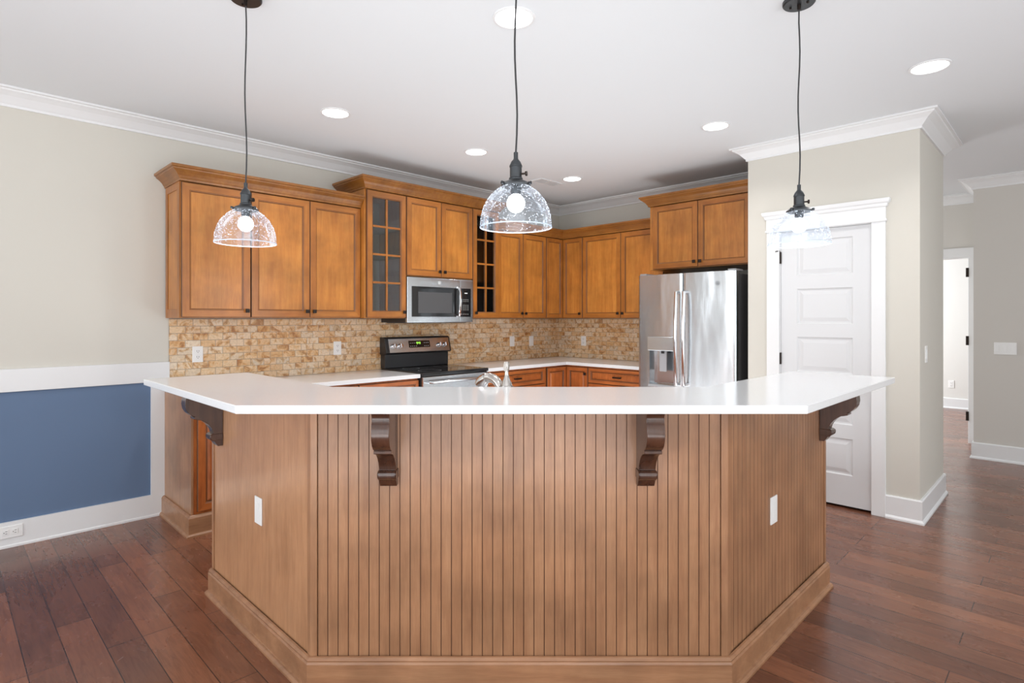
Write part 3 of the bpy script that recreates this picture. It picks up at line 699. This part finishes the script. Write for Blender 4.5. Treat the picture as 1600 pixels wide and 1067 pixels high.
mb, fy3 = bowed(.002, w - .002, .40, .724); FZ = mb.build('freezer_drawer', 'steel', F)
mb, fy4 = bowed(.002, w - .002, .07, .394); FZ2 = mb.build('freezer_drawer', 'steel', F)
def vhandle(x, door):
    y = fy(w / 2 - .03); pts = []
    for k in range(13):
        t_ = k / 12; z = .80 + .80 * t_; pts.append((x, y - .045 - .022 * math.sin(PI * t_), z))
    b = MB().tube([(x, y + .004, .80), (x, y - .03, .80)] + pts + [(x, y - .03, 1.60), (x, y + .004, 1.60)], [.015] * 17, 12)
    b.build('handle', 'chrome', door)
vhandle(w / 2 - .036, LD); vhandle(w / 2 + .036, RD)
for d_, z in ((FZ, .66), (FZ2, .33)): MB().tube([(.08, fy(.3) + .02, z), (.08, fy(.3) - .03, z), (.12, fy(.3) - .055, z), (w - .12, fy(.3) - .055, z), (w - .08, fy(.3) - .03, z), (w - .08, fy(.3) + .02, z)], .013).build('handle', 'chrome', d_)
for x in (.01, w - .075): MB().box(x, x + .065, -FD - .05, -FD + .10, 1.7655, 1.782).build('hinge_cover', 'lgrey', F, bevel=.003)

# ---------------------------------------------------------------- island
EL, CLn, CRn, ER = (-3.066, .990), (-2.008, .990), (-.919, 2.079), (-.919, 3.245)
IP = [EL, CLn, CRn, ER]
def offs(path, d):
    r = []
    for i, p in enumerate(path):
        p = Vector(p); ds = []
        if i > 0: ds.append((p - Vector(path[i - 1])).normalized())
        if i < len(path) - 1: ds.append((Vector(path[i + 1]) - p).normalized())
        nn = [Vector((q.y, -q.x)) for q in ds]; b = sum(nn, Vector((0, 0))).normalized(); k = d / b.dot(nn[0])
        r.append((p.x + b.x * k, p.y + b.y * k))
    return r
I = thing('kitchen_island', 'three-sided stained wood bar island with beadboard front in the foreground', 'island', (-1.46, 1.535, 0), PI / 4)
def toI(pts):   # plan points into island coordinates (front along local x)
    c = math.cos(-PI / 4); s_ = math.sin(-PI / 4)
    return [((x + 1.46) * c - (y - 1.535) * s_, (x + 1.46) * s_ + (y - 1.535) * c) for x, y in pts]
IL = toI(IP)
o1 = offs(IL, -.012); o2 = offs(IL, -.14); BT = 1.062
MB().prism(o1 + o2[::-1], 0, BT - .0005).build('bar_wall', 'isl', I)
o3 = offs(IL, -.70)
MB().prism(offs(IL, -.1405) + o3[::-1], .0, BH).build('sink_cabinet_run', 'base_v', I)
def bead(p, q, name, pitch=.0382, margin=.0245, flat=False):
    p = Vector(p); q = Vector(q); d = (q - p).normalized(); L = (q - p).length; nrm = Vector((d.y, -d.x))
    a, b = margin, L - margin; n = max(1, round((b - a) / pitch)); pit = (b - a) / n
    prof = [(a, -.0115)]
    mis = []
    prof = [(a, 0.0)]; mi = []
    if flat: prof = [(a, 0), (b, 0)]; mi = [0]
    else:
        for k in range(n):
            x1 = a + (k + 1) * pit
            if k < n - 1:
                prof += [(x1 - .0042, 0), (x1 - .0030, -.0022), (x1 - .0018, -.0022), (x1 - .0008, 0)]; mi += [0, 1, 1, 1]
            else: prof.append((x1, 0)); mi.append(0)
    mb = MB(); z0, z1 = .0, BT - .001
    P = [p + d * s_ + nrm * o for s_, o in prof]; m = len(P)
    V = [(v.x, v.y, z0) for v in P] + [(v.x, v.y, z1) for v in P]
    for k in range(m - 1): mb.add([V[k], V[k + 1], V[m + k + 1], V[m + k]], [(0, 1, 2, 3)], mi[k])
    A = p + d * a - nrm * .0118; B = p + d * b - nrm * .0118
    top = [(v.x, v.y, z1) for v in P] + [(B.x, B.y, z1), (A.x, A.y, z1)]; mb.add(top, [tuple(range(len(top)))])
    for u, v in ((A, P[0]), (P[-1], B), (B, A)): mb.add([(u.x, u.y, z0), (v.x, v.y, z0), (v.x, v.y, z1), (u.x, u.y, z1)], [(0, 1, 2, 3)])
    return mb.build(name, ['isl_plain' if flat else 'isl', 'groove'], I)
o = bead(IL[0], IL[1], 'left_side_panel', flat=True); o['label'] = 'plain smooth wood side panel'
bead(IL[1], IL[2], 'front_beadboard_panel'); bead(IL[2], IL[3], 'right_beadboard_panel')
# posts at the corners and ends
def post(path_pts, name):
    MB().sweep(path_pts, [(-.011, 0.0), (.006, 0.0), (.006, BT - .001), (-.011, BT - .001)]).build(name, 'isl', I, bevel=.0015)
for i in (1, 2):
    p, c, q = Vector(IL[i - 1]), Vector(IL[i]), Vector(IL[i + 1])
    a = c + (p - c).normalized() * .022; b = c + (q - c).normalized() * .022
    post([tuple(a), tuple(c), tuple(b)], 'corner_post')
for c, n_ in ((IL[0], IL[1]), (IL[3], IL[2])):
    c = Vector(c); q = Vector(n_); d = (q - c).normalized()
    pts = [tuple(c), tuple(c + d * .0215)]
    if c.x > 0: pts = pts[::-1]
    post(pts, 'end_post')
for c, n_ in ((IL[0], o2[0]), (IL[3], o2[3])):   # finished end faces
    c = Vector(c); q = Vector(n_); d = (q - c).normalized(); ax = Vector((d.y, -d.x))
    out = ax if (Vector(IL[1]) - Vector(IL[0])).dot(ax) < 0 and c.x < 0 else ax
    if c.x < 0: out = (Vector(IL[0]) - Vector(IL[1])).normalized()
    else: out = (Vector(IL[3]) - Vector(IL[2])).normalized()
    a = c + d * .0125; e = c + d * .70
    poly = [a + out * .0004, e + out * .0004, e + out * .012, a + out * .012]
    A2 = sum((poly[k].x * poly[(k + 1) % 4].y - poly[(k + 1) % 4].x * poly[k].y) for k in range(4))
    if A2 < 0: poly = poly[::-1]
    MB().prism([(v.x, v.y) for v in poly], 0, BH).build('end_panel', 'isl', I)
sk2 = [(.0065, 0), (.040, 0), (.040, .010), (.032, .018), (.024, .020), (.024, .100), (.020, .108), (.022, .114), (.014, .122), (.0065, .124)]
MB().sweep(IL, sk2).build('base_moulding', 'isl_h', I, bevel=.001)
# corbels
def arc(cx_, cz, r, a0, a1, n): return [(cx_ + r * math.cos(a0 + (a1 - a0) * k / n), cz + r * math.sin(a0 + (a1 - a0) * k / n)) for k in range(n + 1)]
CB = [(0, 0), (.170, 0), (.170, -.012), (.160, -.020), (.155, -.030), (.154, -.042), (.158, -.052), (.164, -.070), (.166, -.090), (.162, -.112), (.152, -.130), (.138, -.144), (.122, -.151), (.127, -.153), (.126, -.163), (.112, -.167), (.096, -.171), (.081, -.180), (.065, -.194), (.052, -.211), (.044, -.226), (.040, -.240), (.048, -.241), (.057, -.247), (.059, -.256), (.056, -.268), (.046, -.277), (.036, -.279), (.034, -.286), (.022, -.304), (0, -.304)]
def corbel(c, along, out):
    c = Vector((*c, BT - .0015)); a = Vector((*along, 0)).normalized(); o_ = Vector((*out, 0)).normalized(); wd = .062
    mb = MB().extrude(CB, c - a * wd / 2 + o_ * .0008, o_, (0, 0, 1), a * wd, smooth=True)
    mb.extrude([(0, 0), (.172, 0), (.172, -.008), (.160, -.017), (0, -.017)], c - a * (wd / 2 + .006) + o_ * .0008, o_, (0, 0, 1), a * (wd + .012))
    # scroll cheek, raised disc on both flanks
    mb.extrude([(.046, -.243), (.056, -.249), (.057, -.256), (.054, -.267), (.044, -.275), (.0, -.275), (0, -.243)], c - a * (wd / 2 + .003) + o_ * .0008, o_, (0, 0, 1), a * (wd + .006))
    return mb.build('corbel', 'corbel', I, bevel=.0015)
def at(i, s_):
    p, q = Vector(IL[i]), Vector(IL[i + 1]); d = (q - p).normalized(); return tuple(p + d * s_), tuple(d), (d.y, -d.x)
for i, s_ in ((0, .11), (1, .290), (1, 1.235), (2, 1.105)): corbel(*at(i, s_))
# bar top
BP = [(-3.066, .688), (-1.921, .688), (-.615, 1.994), (-.615, 3.246), (-1.082, 3.246), (-1.082, 2.245), (-2.167, 1.160), (-3.066, 1.160)]
o = MB().prism(toI(BP), BT, 1.090).build('bar_top', 'quartz', bevel=.003, seg=3); o.location = (-1.46, 1.535, 0); o.rotation_euler = (0, 0, PI / 4)
tag(o, 'angled white quartz bar top resting on the island and its corbels', 'countertop')
# lower sink counter on the kitchen side (with an opening for the basin)
q0 = offs(IL, -.1405); q1 = offs(IL, -.73)
def lerp(a, b, t_): return (a[0] + (b[0] - a[0]) * t_, a[1] + (b[1] - a[1]) * t_)
mb = MB(); z0, z1 = BH + .0005, .905
mb.prism([q0[0], q0[1], q1[1], q1[0]], z0, z1); mb.prism([q0[2], q0[3], q1[3], q1[2]], z0, z1)
sx0, sx1, sy0, sy1 = -.36, .36, q0[1][1] + .18, q1[1][1] - .06
mb.prism([q0[1], (sx0, q0[1][1]), (sx0, q1[1][1]), q1[1]], z0, z1); mb.prism([(sx1, q0[1][1]), q0[2], q1[2], (sx1, q1[1][1])], z0, z1)
mb.prism([(sx0, q0[1][1]), (sx1, q0[1][1]), (sx1, sy0), (sx0, sy0)], z0, z1); mb.prism([(sx0, sy1), (sx1, sy1), (sx1, q1[1][1]), (sx0, q1[1][1])], z0, z1)
o = mb.build('sink_worktop', 'quartz'); o.location = (-1.46, 1.535, 0); o.rotation_euler = (0, 0, PI / 4); tag(o, 'lower white quartz counter around the sink behind the bar', 'countertop')
t = thing('kitchen_sink', 'stainless sink set in the lower counter behind the bar', 'sink', (-1.46, 1.535, 0), PI / 4)
mb = MB(); g = .003; zb = BH + .001
mb.box(sx0 + g, sx1 - g, sy0 + g, sy1 - g, zb, zb + .002).box(sx0 + g, sx0 + g + .004, sy0 + g, sy1 - g, zb, .900).box(sx1 - g - .004, sx1 - g, sy0 + g, sy1 - g, zb, .900).box(sx0 + g, sx1 - g, sy0 + g, sy0 + g + .004, zb, .900).box(sx0 + g, sx1 - g, sy1 - g - .004, sy1 - g, zb, .900)
mb.build('basin', 'steel2', t); MB().cyl(.04, zb + .002, zb + .005, ((sx0 + sx1) / 2, (sy0 + sy1) / 2, 0)).build('drain', 'chrome', t)
# faucet: stands behind the bar wall on the lower counter
fx, fyy = 0.0, q0[1][1] + .135
Fc = thing('kitchen_faucet', 'brushed nickel faucet peeking over the bar top with its lever straight up', 'faucet', (0, 0, 0), PI / 4)
c = math.cos(PI / 4); lx, ly = -.049, fyy
Fc.location = (-1.46 + lx * c - ly * c, 1.535 + lx * c + ly * c, .905)
MB().lathe([(0, 0), (.030, 0), (.030, .006), (.024, .014), (.021, .03), (.020, .13), (.025, .15), (.030, .172), (.028, .185), (0, .186)], seg=28).build('body', 'brushed_nickel', Fc)
MB().lathe([(.0290, .176), (.0310, .178), (.0305, .182), (.0275, .184)], seg=28).build('ring', 'black', Fc)
MB().lathe([(0, .186), (.024, .186), (.021, .198), (.014, .212), (.009, .228), (.0075, .245), (.009, .262), (.0105, .276), (.006, .286), (0, .287)], seg=20).build('lever', 'brushed_nickel', Fc)
mb = MB()
for k in range(6): 
    a = 2 * PI * k / 6; mb.tube([(.008 * math.cos(a), .008 * math.sin(a), .246), (.0105 * math.cos(a), .0105 * math.sin(a), .27), (.007 * math.cos(a), .007 * math.sin(a), .285)], .003, 6)
mb.build('lever_grip', 'brushed_nickel', Fc)
pts = [(-.012, .01, .155)] + [(-.026 - .045 * (1 - math.cos(a)), .02 + .04 * (1 - math.cos(a)), .160 + .052 * math.sin(a)) for a in [PI * k / 10 for k in range(11)]]
SP = MB().tube(pts[:8], [.017, .018, .019, .0195, .02, .02, .021, .022], 14).build('spout', 'brushed_nickel', Fc)
MB().tube([pts[7], pts[8], pts[9], pts[10]], [.0225, .025, .027, .026], 16).build('spray_head', 'chrome', SP)

# ---------------------------------------------------------------- pendants
def pendant(X, Y, zr, label, first=None):
    if first:
        t = copy_tree(first); t['label'] = label; t.location = (X, Y, zr); return t
    t = thing('pendant_lamp', label, 'lamp', (X, Y, zr), 0, None)
    pr = [(.1220, 0), (.1215, .020), (.1185, .042), (.1125, .064), (.103, .085), (.090, .104), (.075, .120), (.060, .132), (.046, .139)]
    inner = [(r - .0028, h_ - (.0 if k == 0 else .002)) for k, (r, h_) in enumerate(pr)]
    sh = MB().lathe(pr, seg=64).build('glass_shade', 'seeded', t)
    MB().lathe([(.1205, -.0018), (.1235, -.0018), (.1235, .0018), (.1205, .0018)], seg=64, closed=True).build('shade_rim', 'rim', sh)
    mb = MB(); rs = random.Random(5)
    for k in range(1150):
        q = rs.random() ** .8; f_ = q * (len(pr) - 1); i_ = min(int(f_), len(pr) - 2); u_ = f_ - i_
        r_ = pr[i_][0] * (1 - u_) + pr[i_ + 1][0] * u_ - .0004; h_ = pr[i_][1] * (1 - u_) + pr[i_ + 1][1] * u_
        if rs.random() > r_ / .122: continue
        a = rs.random() * 2 * PI; e = rs.choice((.0009, .0011, .0014, .0019)); cx_, cy_ = r_ * math.cos(a), r_ * math.sin(a)
        mb.add([(cx_ + e, cy_, h_), (cx_ - e, cy_, h_), (cx_, cy_ + e, h_), (cx_, cy_ - e, h_), (cx_, cy_, h_ + e), (cx_, cy_, h_ - e)],
               [(0, 2, 4), (2, 1, 4), (1, 3, 4), (3, 0, 4), (2, 0, 5), (1, 2, 5), (3, 1, 5), (0, 3, 5)])
    mb.build('seed_bubbles', 'seed', sh)['kind'] = 'stuff'
    fl = MB().lathe([(0, .139), (.050, .139), (.051, .144), (.044, .152), (.030, .158), (.024, .162), (.0235, .168), (.0205, .170), (.0205, .205), (.022, .206), (.022, .210), (.016, .224), (.009, .232), (.0075, .236), (.0075, .256), (0, .256)], seg=32).build('socket', 'pewter', t)
    for a in (0.3, 0.3 + 2 * PI / 3, 0.3 + 4 * PI / 3): MB().lathe([(0, .048), (.005, .048), (.006, .058), (0, .06)], (0, 0, 0), 12, 'x').build('clip_screw', 'pewter', fl)
    for k, ch in enumerate([x for x in fl.children]): ch.location = (0, 0, .147); ch.rotation_euler = (0, 0, .3 + k * 2 * PI / 3)
    MB().tube([(.02, 0, .182), (.034, 0, .182)], .0035, 8).cyl(.0085, .034, .040, (0, 0, .182), 'x', 14).build('turn_switch', 'bronze', fl).rotation_euler = (0, 0, .5)
    MB().lathe([(0, .050), (.010, .0515), (.019, .056), (.026, .063), (.0305, .073), (.0315, .083), (.0295, .093), (.024, .103), (.016, .110), (.012, .113), (0, .113)], seg=28).build('bulb', 'bulb', t)
    MB().lathe([(0, .1131), (.0135, .1131), (.0175, .120), (.0175, .1388), (0, .1388)], seg=24).build('bulb_holder', 'pewter', fl)
    zt = CEIL - zr
    pts = [(0.0035 * math.sin(k * .9) * (1 if 0 < k < 12 else 0), .003 * math.sin(k * .7) * (1 if 0 < k < 12 else 0), .256 + (zt - .03 - .256) * k / 12) for k in range(13)]
    MB().tube(pts, .0032, 8).build('cord', 'cord', t)
    can = MB().lathe([(0, zt - .018), (.060, zt - .018), (.0645, zt - .013), (.065, zt - .0005), (0, zt - .0005)], seg=40).build('canopy', 'pewter', t)
    MB().lathe([(0, zt - .040), (.007, zt - .040), (.008, zt - .0183), (0, zt - .0183)], seg=14).build('strain_relief', 'bronze', can)
    for x in (-.035, .035): MB().lathe([(0, zt - .025), (.0045, zt - .024), (.005, zt - .0183), (0, zt - .0183)], (x, 0, 0), 12).build('screw', 'bronze', can)
    return t
M['rim'] = clear_glass('glass_rim', (0.85, 0.9, 0.94), 1.5, 0.45, 0.5)
def O2N(X, Y): return ((X - Y) / 2 ** .5, (X + Y) / 2 ** .5)
p1 = pendant(*O2N(-1.105, 2.43), 1.691, 'left seeded glass dome pendant hanging before the honey maple wall cabinets')
p2 = pendant(*O2N(.035, 1.953), 1.682, 'middle seeded glass dome pendant hanging in front of the right glass cabinet', p1)
p3 = pendant(*O2N(1.263, 2.46), 1.690, 'right seeded glass dome pendant hanging before the white pantry door', p1)
for p in (p1, p2, p3):
    l = bpy.data.lights.new('bulb_glow', 'POINT'); l.energy = 1.5; l.shadow_soft_size = .035; l.color = (.93, .97, 1)
    o = bpy.data.objects.new('bulb_glow', l); COL.objects.link(o); o.location = (p.location.x, p.location.y, p.location.z + .02)

# ---------------------------------------------------------------- recessed lights and vent
first = None
for (X, Y, lab) in ((.0375, 2.60, 'recessed ceiling light nearest the camera, above the middle pendant'), (-1.132, 3.80, 'recessed ceiling light above the leftmost wall cabinets, right of the left pendant cord'),
                    (-.242, 4.69, 'recessed ceiling light above the raised microwave cabinets'), (1.491, 4.06, 'recessed ceiling light left of the pantry corner, above the refrigerator'),
                    (.651, 5.59, 'small recessed ceiling light farthest back, beside the vent near the corner'), (2.305, 3.105, 'large recessed ceiling light at the upper right by the hall')):
    x, y = O2N(X, Y)
    if first is None:
        first = t = thing('recessed_light', lab, 'light', (x, y, CEIL), 0)
        MB().lathe([(.098, -.0005), (.097, -.005), (.086, -.007), (.083, -.004), (.083, -.0005)], seg=40, closed=True).build('trim_ring', 'trim', t)
        MB().lathe([(0, -.0035), (.0825, -.0035), (.0825, -.001), (0, -.001)], seg=40).build('diffuser', 'led', t)
    else: t = copy_tree(first); t.location = (x, y, CEIL); t['label'] = lab
    l = bpy.data.lights.new('downlight', 'AREA'); l.shape = 'DISK'; l.size = .15; l.energy = 5; l.color = (1, .985, .96); l.spread = 2.4
    o = bpy.data.objects.new('downlight', l); COL.objects.link(o); o.location = (x, y, CEIL - .012)
x, y = O2N(.42, 5.73)
t = thing('ceiling_vent', 'white slotted air vent in the ceiling beside the farthest recessed light', 'vent', (x, y, CEIL), PI / 2)
MB().box(-.17, .17, -.075, -.055, -.008, -.0005).box(-.17, .17, .055, .075, -.008, -.0005).box(-.17, -.15, -.055, .055, -.008, -.0005).box(.15, .17, -.055, .055, -.008, -.0005).box(-.02, 0, -.055, .055, -.007, -.0005).build('frame', 'trim', t)
MB().box(-.15, .15, -.055, .055, -.0018, -.0006).build('backing', 'dgrey', t)
mb = MB()
for k in range(8): mb.box(-.15, -.02, -.050 + k * .0135, -.0445 + k * .0135, -.006, -.002); mb.box(0, .15, -.052 + k * .0135, -.045 + k * .0135, -.006, -.002)
mb.build('slats', 'trim', t)

# ---------------------------------------------------------------- outlets and switches
def plate(kind, loc, rz, label, name, cat, w=.072, h=.116, group=None, flip=False):
    t = thing(name, label, cat, loc, rz, group)
    MB().box(-w / 2, w / 2, -.006, -.0003, -h / 2, h / 2).build('cover_plate', 'plate', t, bevel=.002)
    if kind == 'duplex':
        for s_ in (-1, 1):
            f = MB().box(-.016, .016, -.0085, -.0061, s_ * .021 - .014, s_ * .021 + .014).build('receptacle', 'plate', t, bevel=.003)
            z = s_ * .021
            MB().box(-.008, -.0055, -.0092, -.0086, z - .002, z + .007).box(.0055, .008, -.0092, -.0086, z - .002, z + .007).cyl(.0025, -.0092, -.0086, (0, 0, z - .008), 'y', 10).build('slots', 'slot', f)
        if flip: t.rotation_euler = (0, PI / 2, rz)
    elif kind == 'rocker':
        n_ = round(w / .058) if w > .1 else 1
        for k in range(n_):
            xc = (k - (n_ - 1) / 2) * .062
            MB().box(xc - .016, xc + .016, -.0095, -.0061, -.033, .033).build('rocker', 'plate', t, bevel=.002)
    else:
        MB().box(-.016, .016, -.0075, -.0061, -.033, .033).build('insert', 'plate', t, bevel=.001)
        MB().cyl(.004, -.0085, -.0076, (0, 0, .0), 'y', 12).build('screw', 'plate', t)
    return t
def lw(s, z, off=.010): return ((XL + off, YB + s, z), PI / 2)
plate('duplex', *lw(-4.116, 1.112), 'white duplex outlet on the tile at the left end of the backsplash', 'electrical_outlet', 'outlet')
plate('duplex', *lw(-3.005, 1.116), 'white duplex outlet on the tile just left of the range', 'electrical_outlet', 'outlet')
plate('rocker', *lw(-.841, 1.115), 'left of the two white switch plates on the tile right of the range', 'switch_plate', 'switch')
plate('rocker', *lw(-.519, 1.110), 'right of the two white switch plates on the tile, nearer the corner', 'switch_plate', 'switch')
plate('duplex', (XL + .392, YB - .010, 1.108), 0, 'white outlet on the tile between the corner and the refrigerator', 'electrical_outlet', 'outlet')
t = plate('duplex', (XL + .018, YB - 5.15, .094), PI / 2, 'white outlet lying sideways in the white baseboard under the blue wall', 'electrical_outlet', 'outlet')
t.rotation_euler = (PI / 2, 0, PI / 2); 
t.rotation_euler = Matrix.Rotation(PI / 2, 3, 'Z').to_4x4().__matmul__(Matrix.Rotation(PI / 2, 4, 'Y')).to_euler()
# on the island
def island_plate(i, s_, z, label, kind):
    p, d, n_ = at(i, s_); c = math.cos(PI / 4)
    px, py = p; W_ = (-1.46 + px * c - py * c, 1.535 + px * c + py * c)
    ang = math.atan2(d[1], d[0]) + PI / 4
    plate(kind, (W_[0], W_[1], z), ang, label, 'electrical_outlet', 'outlet')
island_plate(0, .575, .545, 'white blank outlet cover on the plain left side of the island', 'blank')
island_plate(2, .455, .555, 'white blank outlet cover on the right beadboard side of the island', 'blank')
plate('rocker', (PX1, YB - .62, 1.125), PI / 2, 'white light switch on the side of the pantry corner', 'light_switch', 'switch')
plate('rocker', (-.485, HY, 1.085), 0, 'white double rocker switch on the grey hall wall at the right edge', 'light_switch', 'switch', w=.165)
plate('duplex', (-1.36, 11.0, .37), 0, 'white outlet low on the far wall of the room beyond the hall', 'electrical_outlet', 'outlet')
